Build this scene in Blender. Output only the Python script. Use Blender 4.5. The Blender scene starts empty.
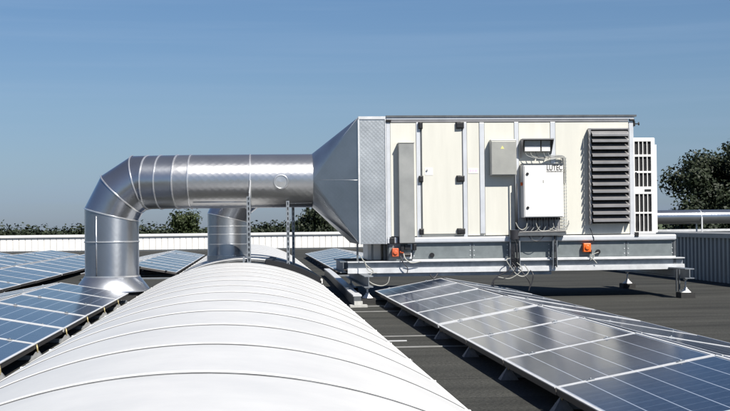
import bpy, bmesh, math, random
from mathutils import Vector, Matrix
random.seed(7)
PI = math.pi
sc = bpy.context.scene
COL = sc.collection

# ------------------------------------------------------------------ materials
MATS = {}
def nodes(name):
    m = bpy.data.materials.new(name); m.use_nodes = True
    nt = m.node_tree; b = nt.nodes['Principled BSDF']
    MATS[name] = m
    return m, nt, b
def N(nt, t, **kw):
    n = nt.nodes.new(t)
    for k, v in kw.items():
        if k in n.inputs.keys(): n.inputs[k].default_value = v
        else: setattr(n, k, v)
    return n
def ramp(nt, a, b, pa=0.3, pb=0.7):
    r = nt.nodes.new('ShaderNodeValToRGB')
    r.color_ramp.elements[0].position = pa; r.color_ramp.elements[1].position = pb
    r.color_ramp.elements[0].color = (*a, 1); r.color_ramp.elements[1].color = (*b, 1)
    return r
def simple(name, col, rough=0.5, metal=0.0, var=0.12, scale=6, bump=0.0, bscale=60, spec=0.5, rvar=0.1, stretch=None):
    m, nt, b = nodes(name)
    tc = N(nt, 'ShaderNodeTexCoord')
    nz = N(nt, 'ShaderNodeTexNoise', Scale=scale, Detail=6.0, Roughness=0.65)
    if stretch:
        mp = N(nt, 'ShaderNodeMapping'); mp.inputs['Scale'].default_value = stretch
        nt.links.new(tc.outputs['Object'], mp.inputs['Vector']); nt.links.new(mp.outputs['Vector'], nz.inputs['Vector'])
    else: nt.links.new(tc.outputs['Object'], nz.inputs['Vector'])
    lo = tuple(c*(1-var) for c in col); hi = tuple(min(1, c*(1+var*0.6)) for c in col)
    r = ramp(nt, lo, hi); nt.links.new(nz.outputs['Fac'], r.inputs['Fac'])
    nt.links.new(r.outputs['Color'], b.inputs['Base Color'])
    mr = N(nt, 'ShaderNodeMapRange'); mr.inputs['To Min'].default_value = max(0.03, rough-rvar); mr.inputs['To Max'].default_value = rough+rvar
    nt.links.new(nz.outputs['Fac'], mr.inputs['Value']); nt.links.new(mr.outputs['Result'], b.inputs['Roughness'])
    b.inputs['Metallic'].default_value = metal
    b.inputs['Specular IOR Level'].default_value = spec
    if bump:
        n2 = N(nt, 'ShaderNodeTexNoise', Scale=bscale, Detail=4.0)
        nt.links.new(tc.outputs['Object'], n2.inputs['Vector'])
        bp = N(nt, 'ShaderNodeBump', Strength=bump, Distance=0.01)
        nt.links.new(n2.outputs['Fac'], bp.inputs['Height']); nt.links.new(bp.outputs['Normal'], b.inputs['Normal'])
    return m
cream = simple('cream_paint', (0.58, 0.572, 0.515), 0.5, 0, 0.06, 2.2, 0.02, 3, stretch=(3.0, 1.0, 0.35))
silver = simple('anodised_profile', (0.56, 0.58, 0.61), 0.42, 0.25, 0.06, 5)
white = simple('white_paint', (0.74, 0.735, 0.72), 0.4, 0, 0.05, 3)
whitecab = simple('white_enamel', (0.70, 0.69, 0.665), 0.4, 0, 0.04, 2)
galv_flat = simple('galvanised_plate', (0.19, 0.215, 0.22), 0.5, 0.4, 0.16, 9, 0.03, 25)
galv_beam = simple('galvanised_steel', (0.27, 0.295, 0.32), 0.48, 0.6, 0.3, 7, 0.05, 40)
flange = simple('bright_zinc', (0.60, 0.61, 0.62), 0.45, 0.25, 0.15, 8)
greybox = simple('grey_enamel', (0.34, 0.34, 0.315), 0.4, 0.2, 0.1, 5)
steelbox = simple('brushed_steel_box', (0.38, 0.38, 0.36), 0.4, 0.5, 0.15, 3)
darkmetal = simple('dark_metal', (0.10, 0.11, 0.12), 0.5, 0.3, 0.2, 10)
louvergrey = simple('louvre_grey', (0.28, 0.275, 0.28), 0.42, 0.45, 0.12, 5)
black = simple('black_plastic', (0.012, 0.012, 0.013), 0.45, 0, 0.2, 10)
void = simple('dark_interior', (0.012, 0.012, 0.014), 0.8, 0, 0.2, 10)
rubber = simple('rubber', (0.025, 0.025, 0.025), 0.85, 0, 0.3, 20)
orange = simple('orange_plastic', (0.75, 0.13, 0.015), 0.4, 0, 0.1, 10)
redor = simple('weathered_orange_plastic', (0.55, 0.11, 0.04), 0.5, 0, 0.2, 14)
yellow = simple('yellow_sticker', (0.62, 0.60, 0.22), 0.5, 0, 0.1, 10)
cablew = simple('pale_cable', (0.32, 0.32, 0.29), 0.5, 0, 0.15, 20)
cableb = simple('dark_cable', (0.03, 0.03, 0.035), 0.5, 0, 0.15, 20)
cableg = simple('grey_cable', (0.22, 0.23, 0.23), 0.5, 0, 0.15, 20)
alu = simple('aluminium_frame', (0.66, 0.67, 0.68), 0.42, 0.25, 0.1, 12)
footm = simple('grey_plastic_foot', (0.17, 0.175, 0.18), 0.7, 0.0, 0.3, 20)
strapm = simple('yellow_zinc_clamp', (0.50, 0.42, 0.22), 0.4, 0.5, 0.25, 30)
concrete = simple('concrete_foot', (0.42, 0.42, 0.4), 0.85, 0, 0.25, 25, 0.3, 60)
bark = simple('bark', (0.09, 0.07, 0.05), 0.9, 0, 0.3, 15, 0.5, 20)
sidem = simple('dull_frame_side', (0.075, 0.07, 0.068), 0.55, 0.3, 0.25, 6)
gasketm = simple('grey_gasket', (0.12, 0.125, 0.13), 0.7, 0, 0.5, 9)
darkshape = simple('dark_shape_sheet', (0.010, 0.011, 0.014), 0.6, 0.1, 0.3, 6)
ink = simple('black_ink', (0.03, 0.03, 0.03), 0.6)
pink = simple('faded_print', (0.62, 0.50, 0.62), 0.6)
par_grey = simple('grey_coated_sheet', (0.215, 0.24, 0.255), 0.45, 0.3, 0.14, 2)
cap_grey = simple('grey_coping', (0.30, 0.30, 0.29), 0.5, 0.3, 0.2, 4)
brick = simple('building_wall', (0.3, 0.28, 0.26), 0.9, 0, 0.2, 2)
soil = simple('meadow', (0.06, 0.08, 0.03), 0.95, 0, 0.4, 0.05)

# white profiled sheet of the distant parapet
par_white = simple('white_coated_sheet', (0.70, 0.69, 0.67), 0.45, 0.0, 0.08, 1.2)

def metal_duct(name, col, rough, dotscale, dotstr, var=0.10, metal=0.9, nstr=0.12, aniso=0.0):
    """rolled aluminium cladding: rows of embossed dots, dents and slight dirt"""
    m, nt, b = nodes(name)
    tc = N(nt, 'ShaderNodeTexCoord')
    nz = N(nt, 'ShaderNodeTexNoise', Scale=2.3, Detail=7.0, Roughness=0.6)
    nt.links.new(tc.outputs['Object'], nz.inputs['Vector'])
    r = ramp(nt, tuple(c*(1-var) for c in col), col); nt.links.new(nz.outputs['Fac'], r.inputs['Fac'])
    nt.links.new(r.outputs['Color'], b.inputs['Base Color'])
    b.inputs['Metallic'].default_value = metal
    mr = N(nt, 'ShaderNodeMapRange'); mr.inputs['To Min'].default_value = rough-0.05; mr.inputs['To Max'].default_value = rough+0.08
    nt.links.new(nz.outputs['Fac'], mr.inputs['Value']); nt.links.new(mr.outputs['Result'], b.inputs['Roughness'])
    uv = N(nt, 'ShaderNodeUVMap')
    if aniso:
        tg = N(nt, 'ShaderNodeTangent', direction_type='UV_MAP'); tg.uv_map = 'UVMap'
        nt.links.new(tg.outputs['Tangent'], b.inputs['Tangent']); b.inputs['Anisotropic'].default_value = aniso
    mp = N(nt, 'ShaderNodeMapping'); mp.inputs['Scale'].default_value = (dotscale, dotscale, 1); mp.inputs['Rotation'].default_value = (0, 0, PI/4)
    nt.links.new(uv.outputs['UV'], mp.inputs['Vector'])
    vo = N(nt, 'ShaderNodeTexVoronoi', Scale=1.0, Randomness=0.12)
    nt.links.new(mp.outputs['Vector'], vo.inputs['Vector'])
    n2 = N(nt, 'ShaderNodeTexNoise', Scale=5.0, Detail=3.0)
    nt.links.new(tc.outputs['Object'], n2.inputs['Vector'])
    b1 = N(nt, 'ShaderNodeBump', Strength=dotstr, Distance=0.004)
    nt.links.new(vo.outputs['Distance'], b1.inputs['Height'])
    b2 = N(nt, 'ShaderNodeBump', Strength=nstr, Distance=0.02)
    nt.links.new(n2.outputs['Fac'], b2.inputs['Height']); nt.links.new(b1.outputs['Normal'], b2.inputs['Normal'])
    nt.links.new(b2.outputs['Normal'], b.inputs['Normal'])
    return m
duct_m = metal_duct('embossed_aluminium_duct', (0.54, 0.545, 0.555), 0.37, 13, 0.36, nstr=0.09, aniso=0.62)
duct_plain = metal_duct('rolled_aluminium_duct', (0.45, 0.47, 0.50), 0.28, 14, 0.14, nstr=0.10, aniso=0.66)
zinc_m = metal_duct('stucco_zinc_sheet', (0.52, 0.545, 0.56), 0.42, 22, 0.5, 0.28, 0.75, 0.1)
trans_m = metal_duct('smooth_zinc_sheet', (0.50, 0.52, 0.54), 0.30, 22, 0.12, 0.2, 0.9, 0.06)
hatch_m = metal_duct('hatch_aluminium', (0.56, 0.57, 0.58), 0.35, 14, 0.0, nstr=0.05)
gore_m = metal_duct('elbow_aluminium', (0.40, 0.42, 0.46), 0.22, 14, 0.06, nstr=0.12, aniso=0.35)
seam_m = simple('duct_seam', (0.80, 0.80, 0.80), 0.3, 0.8, 0.1, 10)

# bitumen roof
def roof_mat():
    m, nt, b = nodes('mineral_bitumen')
    tc = N(nt, 'ShaderNodeTexCoord')
    sep = N(nt, 'ShaderNodeSeparateXYZ'); nt.links.new(tc.outputs['Object'], sep.inputs['Vector'])
    fine = N(nt, 'ShaderNodeTexNoise', Scale=48.0, Detail=6.0, Roughness=0.75); nt.links.new(tc.outputs['Object'], fine.inputs['Vector'])
    mp = N(nt, 'ShaderNodeMapping'); mp.inputs['Scale'].default_value = (0.25, 1.6, 1)
    nt.links.new(tc.outputs['Object'], mp.inputs['Vector'])
    big = N(nt, 'ShaderNodeTexNoise', Scale=1.0, Detail=6.0, Roughness=0.65); nt.links.new(mp.outputs['Vector'], big.inputs['Vector'])
    r1 = ramp(nt, (0.019, 0.0195, 0.0175), (0.052, 0.0525, 0.047)); nt.links.new(big.outputs['Fac'], r1.inputs['Fac'])
    r2 = ramp(nt, (0.15, 0.15, 0.15), (2.1, 2.1, 2.1), 0.32, 0.72); nt.links.new(fine.outputs['Fac'], r2.inputs['Fac'])
    mx = N(nt, 'ShaderNodeMixRGB', blend_type='MULTIPLY'); mx.inputs['Fac'].default_value = 1
    nt.links.new(r1.outputs['Color'], mx.inputs['Color1']); nt.links.new(r2.outputs['Color'], mx.inputs['Color2'])
    # lap seams every 0.98 m, running across the rooflight axis
    wob = N(nt, 'ShaderNodeTexNoise', Scale=1.5, Detail=2.0); nt.links.new(tc.outputs['Object'], wob.inputs['Vector'])
    ma = N(nt, 'ShaderNodeMath', operation='MULTIPLY_ADD'); ma.inputs[1].default_value = 0.05
    nt.links.new(wob.outputs['Fac'], ma.inputs[0]); nt.links.new(sep.outputs['Y'], ma.inputs[2])
    dv = N(nt, 'ShaderNodeMath', operation='DIVIDE'); dv.inputs[1].default_value = 0.98; nt.links.new(ma.outputs[0], dv.inputs[0])
    fr = N(nt, 'ShaderNodeMath', operation='FRACT'); nt.links.new(dv.outputs[0], fr.inputs[0])
    lt = N(nt, 'ShaderNodeMath', operation='LESS_THAN'); lt.inputs[1].default_value = 0.035; nt.links.new(fr.outputs[0], lt.inputs[0])
    m2 = N(nt, 'ShaderNodeMixRGB', blend_type='MULTIPLY'); m2.inputs['Color2'].default_value = (0.62, 0.62, 0.62, 1)
    nt.links.new(lt.outputs[0], m2.inputs['Fac']); nt.links.new(mx.outputs['Color'], m2.inputs['Color1'])
    nt.links.new(m2.outputs['Color'], b.inputs['Base Color'])
    b.inputs['Roughness'].default_value = 0.9; b.inputs['Specular IOR Level'].default_value = 0.25
    bp = N(nt, 'ShaderNodeBump', Strength=0.6, Distance=0.006); nt.links.new(fine.outputs['Fac'], bp.inputs['Height'])
    nt.links.new(bp.outputs['Normal'], b.inputs['Normal'])
    return m
roofm = roof_mat()

# photovoltaic glass: object coords in metres, x along slope 0..W, y along row 0..L
PW, PL = 0.975, 1.515
def pv_mat():
    m, nt, b = nodes('photovoltaic_glass')
    tc = N(nt, 'ShaderNodeTexCoord'); oi = N(nt, 'ShaderNodeObjectInfo')
    sep = N(nt, 'ShaderNodeSeparateXYZ'); nt.links.new(tc.outputs['Object'], sep.inputs['Vector'])
    def lines(out, off, pitch, width):
        a = N(nt, 'ShaderNodeMath', operation='ADD'); a.inputs[1].default_value = -off+width/2; nt.links.new(sep.outputs[out], a.inputs[0])
        d = N(nt, 'ShaderNodeMath', operation='DIVIDE'); d.inputs[1].default_value = pitch; nt.links.new(a.outputs[0], d.inputs[0])
        f = N(nt, 'ShaderNodeMath', operation='FRACT'); nt.links.new(d.outputs[0], f.inputs[0])
        l = N(nt, 'ShaderNodeMath', operation='LESS_THAN'); l.inputs[1].default_value = width/pitch; nt.links.new(f.outputs[0], l.inputs[0])
        return l
    px = (PW-0.05)/6; py = (PL-0.06)/10
    lx = lines('X', 0.025, px, 0.006); ly = lines('Y', 0.03, py, 0.0035); bus = lines('Y', 0.03+py/6, py/3, 0.0016)
    vo = N(nt, 'ShaderNodeTexVoronoi', Scale=45.0); nt.links.new(tc.outputs['Object'], vo.inputs['Vector'])
    base = ramp(nt, (0.013, 0.020, 0.040), (0.026, 0.037, 0.068), 0.0, 1.0); nt.links.new(vo.outputs['Color'], base.inputs['Fac'])
    hv = N(nt, 'ShaderNodeHueSaturation'); nt.links.new(base.outputs['Color'], hv.inputs['Color'])
    mr = N(nt, 'ShaderNodeMapRange'); mr.inputs['To Min'].default_value = 0.8; mr.inputs['To Max'].default_value = 1.25
    nt.links.new(oi.outputs['Random'], mr.inputs['Value']); nt.links.new(mr.outputs['Result'], hv.inputs['Value'])
    def mix(fac, prev, col, k):
        mm = N(nt, 'ShaderNodeMath', operation='MULTIPLY'); mm.inputs[1].default_value = k; nt.links.new(fac.outputs[0], mm.inputs[0])
        x = N(nt, 'ShaderNodeMixRGB'); nt.links.new(mm.outputs[0], x.inputs['Fac']); nt.links.new(prev, x.inputs['Color1']); x.inputs['Color2'].default_value = (*col, 1)
        return x.outputs['Color']
    c = mix(bus, hv.outputs['Color'], (0.20, 0.24, 0.30), 0.22)
    c = mix(ly, c, (0.20, 0.25, 0.33), 0.55)
    c = mix(lx, c, (0.36, 0.41, 0.50), 0.85)
    nt.links.new(c, b.inputs['Base Color'])
    nz = N(nt, 'ShaderNodeTexNoise', Scale=3.0, Detail=5.0); nt.links.new(tc.outputs['Object'], nz.inputs['Vector'])
    m3 = N(nt, 'ShaderNodeMapRange'); m3.inputs['To Min'].default_value = 0.10; m3.inputs['To Max'].default_value = 0.17
    nt.links.new(nz.outputs['Fac'], m3.inputs['Value']); nt.links.new(m3.outputs['Result'], b.inputs['Roughness'])
    b.inputs['IOR'].default_value = 1.5; b.inputs['Specular IOR Level'].default_value = 0.26
    n2 = N(nt, 'ShaderNodeTexNoise', Scale=5.0, Detail=1.0); nt.links.new(tc.outputs['Object'], n2.inputs['Vector'])
    bp = N(nt, 'ShaderNodeBump', Strength=0.03, Distance=0.01); nt.links.new(n2.outputs['Fac'], bp.inputs['Height'])
    nt.links.new(bp.outputs['Normal'], b.inputs['Normal'])
    return m
pvm = pv_mat()

# white multiwall rooflight sheet
def vault_mat():
    m, nt, b = nodes('opal_rooflight_sheet')
    tc = N(nt, 'ShaderNodeTexCoord')
    nz = N(nt, 'ShaderNodeTexNoise', Scale=1.7, Detail=6.0, Roughness=0.7); nt.links.new(tc.outputs['Object'], nz.inputs['Vector'])
    r = ramp(nt, (0.53, 0.53, 0.525), (0.63, 0.625, 0.61)); nt.links.new(nz.outputs['Fac'], r.inputs['Fac'])
    # small specks of dirt
    n2 = N(nt, 'ShaderNodeTexNoise', Scale=11.0, Detail=8.0, Roughness=0.75); nt.links.new(tc.outputs['Object'], n2.inputs['Vector'])
    sp = ramp(nt, (0, 0, 0), (1, 1, 1), 0.70, 0.76); nt.links.new(n2.outputs['Fac'], sp.inputs['Fac'])
    mx = N(nt, 'ShaderNodeMixRGB'); nt.links.new(sp.outputs['Color'], mx.inputs['Fac']); nt.links.new(r.outputs['Color'], mx.inputs['Color1']); mx.inputs['Color2'].default_value = (0.5, 0.5, 0.5, 1)
    nt.links.new(mx.outputs['Color'], b.inputs['Base Color'])
    b.inputs['Roughness'].default_value = 0.38
    n3 = N(nt, 'ShaderNodeTexNoise', Scale=3.0, Detail=2.0); nt.links.new(tc.outputs['Object'], n3.inputs['Vector'])
    bp = N(nt, 'ShaderNodeBump', Strength=0.15, Distance=0.02); nt.links.new(n3.outputs['Fac'], bp.inputs['Height']); nt.links.new(bp.outputs['Normal'], b.inputs['Normal'])
    return m
vaultm = vault_mat()

def leaf_mat(name, a, b_):
    m, nt, b = nodes(name)
    tc = N(nt, 'ShaderNodeTexCoord')
    nz = N(nt, 'ShaderNodeTexNoise', Scale=0.9, Detail=4.0); nt.links.new(tc.outputs['Object'], nz.inputs['Vector'])
    r = ramp(nt, a, b_); nt.links.new(nz.outputs['Fac'], r.inputs['Fac'])
    nt.links.new(r.outputs['Color'], b.inputs['Base Color']); b.inputs['Roughness'].default_value = 0.6
    b.inputs['Specular IOR Level'].default_value = 0.3
    return m
leafA = leaf_mat('leaf_dark', (0.010, 0.016, 0.008), (0.022, 0.031, 0.014))
leafB = leaf_mat('leaf_olive', (0.016, 0.026, 0.009), (0.042, 0.056, 0.02))

# ------------------------------------------------------------------ mesh helpers
class MB:
    def __init__(s): s.bm = bmesh.new(); s.uv = s.bm.loops.layers.uv.new('UVMap')
    def face(s, pts, uvs=None):
        vs = [s.bm.verts.new(p) for p in pts]
        f = s.bm.faces.new(vs)
        if uvs:
            for l, u in zip(f.loops, uvs): l[s.uv].uv = u
        return f
    def box(s, x0, x1, y0, y1, z0, z1, M=None):
        P = [Vector((x, y, z)) for x in (x0, x1) for y in (y0, y1) for z in (z0, z1)]
        if M: P = [M @ p for p in P]
        v = [s.bm.verts.new(p) for p in P]
        for q in ((0, 1, 3, 2), (4, 6, 7, 5), (0, 4, 5, 1), (2, 3, 7, 6), (0, 2, 6, 4), (1, 5, 7, 3)):
            f = s.bm.faces.new([v[i] for i in q])
            n = f.calc_center_median(); 
            for l in f.loops:
                c = l.vert.co; l[s.uv].uv = (c.x+c.y*0.7, c.z+c.y*0.7)
        return s
    def tube(s, pts, r, n=8, cap=True):
        pts = [Vector(p) for p in pts]; rings = []
        up = Vector((0, 0, 1))
        for i, p in enumerate(pts):
            a = pts[max(0, i-1)]; c = pts[min(len(pts)-1, i+1)]
            t = (c-a).normalized()
            x = t.cross(up)
            if x.length < 1e-3: x = t.cross(Vector((0, 1, 0)))
            x.normalize(); y = x.cross(t)
            rr = r[i] if isinstance(r, (list, tuple)) else r
            rings.append([s.bm.verts.new(p+(x*math.cos(2*PI*k/n)+y*math.sin(2*PI*k/n))*rr) for k in range(n)])
        for A, B in zip(rings, rings[1:]):
            for k in range(n):
                f = s.bm.faces.new([A[k], A[(k+1) % n], B[(k+1) % n], B[k]]); f.smooth = True
        if cap:
            s.bm.faces.new(rings[0][::-1]); s.bm.faces.new(rings[-1])
        return s
    def prism(s, poly, axis, a, b):
        """extrude a 2D polygon along an axis: 'x' poly=(y,z); 'y' poly=(x,z); 'z' poly=(x,y)"""
        def P(u, v, t): return (t, u, v) if axis == 'x' else (u, t, v) if axis == 'y' else (u, v, t)
        A = [s.bm.verts.new(P(u, v, a)) for u, v in poly]; B = [s.bm.verts.new(P(u, v, b)) for u, v in poly]
        n = len(poly)
        s.bm.faces.new(A); s.bm.faces.new(B[::-1])
        for k in range(n): s.bm.faces.new([A[k], B[k], B[(k+1) % n], A[(k+1) % n]])
        return s
    def build(s, name, mat, parent=None, bevel=0.0, loc=None, smooth=False):
        bmesh.ops.recalc_face_normals(s.bm, faces=s.bm.faces)
        for e in s.bm.edges:
            if len(e.link_faces) == 2 and e.calc_face_angle(0) > 0.6: e.smooth = False
        me = bpy.data.meshes.new(name); s.bm.to_mesh(me); s.bm.free()
        me.materials.append(mat)
        o = bpy.data.objects.new(name, me); COL.objects.link(o)
        if parent: o.parent = parent
        if loc: o.location = loc
        if bevel:
            md = o.modifiers.new('bevel', 'BEVEL'); md.width = bevel; md.segments = 2; md.limit_method = 'ANGLE'; md.angle_limit = math.radians(40)
        return o
def bx(name, mat, parent, x0, x1, y0, y1, z0, z1, bevel=0.0):
    return MB().box(x0, x1, y0, y1, z0, z1).build(name, mat, parent, bevel)
def tag(o, label, cat, group=None, kind=None):
    if label: o['label'] = label
    if cat: o['category'] = cat
    if group: o['group'] = group
    if kind: o['kind'] = kind
    return o
def thing(name, label, cat, loc=(0, 0, 0), group=None):
    o = bpy.data.objects.new(name, None); o.empty_display_size = 0.1; COL.objects.link(o); o.location = loc
    return tag(o, label, cat, group)
def structure(o, label=None):
    o['kind'] = 'structure'
    if label: o['label'] = label
    return o
def rebase(root, loc):
    """put an Empty at the base of its thing; the parts keep their places"""
    root.location = loc
    for c in root.children: c.location = Vector(c.location)-Vector(loc)
def bez(p, q, sag, n=10):
    p = Vector(p); q = Vector(q); out = []
    for i in range(n+1):
        t = i/n; v = p.lerp(q, t); v.z -= sag*4*t*(1-t); out.append(v)
    return out

# ------------------------------------------------------------------ ground, roof
g = MB(); g.face([(-3000, -3000, -6.5), (3000, -3000, -6.5), (3000, 3000, -6.5), (-3000, 3000, -6.5)])
structure(g.build('ground', soil), 'distant flat green land around the building')
r = MB(); r.box(-60, 8.3, -12, 57.3, -0.6, 0)
structure(r.build('roof', roofm), 'flat roof covered with dark grey bitumen felt')
r = MB(); r.box(8.304, 40, -12, 43.2, -0.9, -0.3)
structure(r.build('neighbouring_roof', roofm), 'lower flat roof beyond the grey parapet')
w = MB(); w.box(-59.5, 39, -11.5, 42.8, -6.5, -0.9)
w.box(-59.5, 7.8, 42.8, 56.8, -6.5, -0.6)
tag(w.build('building', brick), 'plain masonry walls of the hall carrying both flat roofs', 'building')

# ------------------------------------------------------------------ parapets
def profile_sheet(n0, n1, pitch, depth, groove, flat):
    """polyline (s, offset) of a trapezoidal sheet"""
    pts = []; s = n0
    while s < n1:
        pts += [(s, 0), (s+pitch*flat, 0), (s+pitch*flat+groove, depth), (s+pitch-groove, depth)]
        s += pitch
    pts.append((s, 0)); return pts
# far white parapet facing the camera at y=57
pw = thing('parapet', 'long low white ribbed parapet across the far roof edge', 'parapet', (0, 57, 0))
m = MB(); pts = profile_sheet(-34, 8.1, 0.272, 0.03, 0.006, 0.88)
for (a, oa), (b_, ob) in zip(pts, pts[1:]):
    m.face([(a, oa, 0.06), (b_, ob, 0.06), (b_, ob, 0.66), (a, oa, 0.66)])
m.box(-34, 8.1, 0.06, 0.22, 0.06, 0.66)
m.build('cladding', par_white, pw)
m = MB(); m.prism([(-0.06, 0.64), (-0.06, 0.665), (-0.075, 0.665), (-0.075, 0.752), (0.25, 0.765), (0.25, 0.64)], 'x', -34, 8.1)
m.build('coping', white, pw)
bx('kerb', darkmetal, pw, -34, 8.1, -0.03, 0.2, 0, 0.058)
# right grey parapet along x=8.2
pr = thing('parapet', 'grey ribbed parapet in shade at the right roof edge', 'parapet', (8.2, 20, 0))
m = MB(); pts = profile_sheet(-18, 36.5, 0.2, 0.035, 0.03, 0.45)
for (a, oa), (b_, ob) in zip(pts, pts[1:]):
    m.face([(oa, a, 0.0), (ob, b_, 0.0), (ob, b_, 0.79), (oa, a, 0.79)])
m.box(0.05, 0.12, -18, 36.5, 0, 0.79)
m.build('cladding', par_grey, pr)
y = -18
m = MB()
while y < 36.4:
    m.prism([(-0.05, 0.785), (-0.05, 0.865), (0.2, 0.885), (0.2, 0.785)], 'y', y, min(36.5, y+2.99)); y += 3.0
m.build('coping', cap_grey, pr)
# parapet at the far side of the neighbouring roof
pn = thing('parapet', 'pale parapet beneath the distant horizontal pipe at right', 'parapet', (20, 42, -0.3))
bx('cladding', par_grey, pn, -11.6, 14, 0, 0.2, 0, 1.02)
bx('coping', flange, pn, -11.6, 14, -0.06, 0.26, 1.022, 1.10)

# ------------------------------------------------------------------ barrel rooflights
R_, HC, ZE = 2.19, 1.10, 0.306
A0 = math.asin(HC/R_)
ZC = ZE - R_*math.cos(A0)
def arc(r, a0=-A0, a1=A0, n=40): return [(r*math.sin(a0+(a1-a0)*i/n), ZC+r*math.cos(a0+(a1-a0)*i/n)) for i in range(n+1)]
def arc_strip(r0, r1, y0, y1, a0=-A0, a1=A0, n=40, M=None):
    """solid curved strip between radii r0<r1"""
    m = M or MB(); bm = m.bm
    o = arc(r1, a0, a1, n); i_ = arc(r0, a0, a1, n)
    V = [[bm.verts.new((x, y, z)) for x, z in L] for L in (o, i_) for y in (y0, y1)]
    o0, o1, i0, i1 = V
    for k in range(n):
        f = bm.faces.new([o0[k], o0[k+1], o1[k+1], o1[k]]); f.smooth = True
        f = bm.faces.new([i0[k], i1[k], i1[k+1], i0[k+1]]); f.smooth = True
        bm.faces.new([o0[k], i0[k], i0[k+1], o0[k+1]]); bm.faces.new([o1[k], o1[k+1], i1[k+1], i1[k]])
    for k in (0, n): bm.faces.new([o0[k], o1[k], i1[k], i0[k]])
    return m
def rooflight(label, cx, y0, nb, pitch):
    y1 = y0+nb*pitch
    t = thing('barrel_rooflight', label, 'rooflight', (cx, y0, 0), 'white barrel rooflights in line along the roof')
    L = y1-y0
    for k in range(nb):
        arc_strip(R_-0.02, R_, k*pitch+0.016, (k+1)*pitch-0.057).build('roof_sheet', vaultm, t)
    for k in range(nb+1):
        yb = k*pitch
        b = arc_strip(R_-0.01, R_+0.005, yb-0.030, yb+0.012).build('glazing_bar', white, t)
        arc_strip(R_-0.03, R_+0.0022, yb-0.056, yb-0.031, n=40).build('gasket', gasketm, b)
    for s in (-1, 1):
        m = MB()
        m.prism([(s*(HC-0.03), ZE+0.006), (s*(HC+0.03), ZE-0.014), (s*(HC+0.03), ZE-0.075), (s*(HC+0.014), ZE-0.075), (s*(HC+0.014), ZE-0.03), (s*(HC-0.03), ZE-0.03)], 'y', -0.05, L+0.03)
        e = m.build('eaves_profile', white, t)
        for k in range(nb+1): bx('end_clip', white, e, min(s*(HC-0.01), s*(HC+0.036)), max(s*(HC-0.01), s*(HC+0.033)), k*pitch-0.022, k*pitch+0.003, ZE-0.035, ZE-0.010)
        m = MB(); m.prism([(s*(HC-0.08), 0), (s*(HC-0.02), 0), (s*(HC+0.006), ZE-0.035), (s*(HC-0.06), ZE-0.035)], 'y', 0, L)
        m.build('kerb', par_white, t)
    for ye in (-0.02, L-0.02):
        m = MB(); m.prism(arc(R_-0.04, n=24)[::-1] + [(-HC+0.05, 0.0), (HC-0.05, 0.0)], 'y', ye, ye+0.02); m.build('end_wall', vaultm, t)
    return t
PITCH = 1.035
rooflight('long white ribbed barrel rooflight filling the foreground', -0.21, 4.34-6*PITCH, 18, PITCH)
rooflight('far white barrel rooflight behind the slotted posts', -0.12, 18.6, 14, PITCH)
# dark sheet added for an unidentified dark shape on the far rooflight's flank
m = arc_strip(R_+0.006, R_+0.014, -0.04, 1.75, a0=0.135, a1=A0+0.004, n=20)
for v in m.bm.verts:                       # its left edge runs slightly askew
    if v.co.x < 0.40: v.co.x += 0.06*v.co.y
cs = m.build('sheet', darkshape)
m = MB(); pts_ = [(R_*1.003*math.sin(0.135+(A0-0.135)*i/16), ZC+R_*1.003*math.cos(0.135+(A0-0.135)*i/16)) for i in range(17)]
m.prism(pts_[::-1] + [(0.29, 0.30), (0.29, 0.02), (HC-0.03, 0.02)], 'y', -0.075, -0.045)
ct = thing('cover', 'unidentified dark curved shape at the near right end of the far rooflight', 'cover', (-0.12, 18.6, 0))
cs.parent = ct; m.build('dark_front', darkshape, ct)  # upright front of the same unidentified dark shape
t = thing('bracket', 'small dark bracket standing at the far end of the foreground rooflight crest', 'bracket', (-0.13, 16.9, 0.585))
m = MB(); m.box(-0.012, 0.012, -0.012, 0.012, 0, 0.10); m.box(-0.03, 0.03, -0.03, 0.03, 0.0, 0.012); m.build('stem', galv_beam, t)

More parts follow.
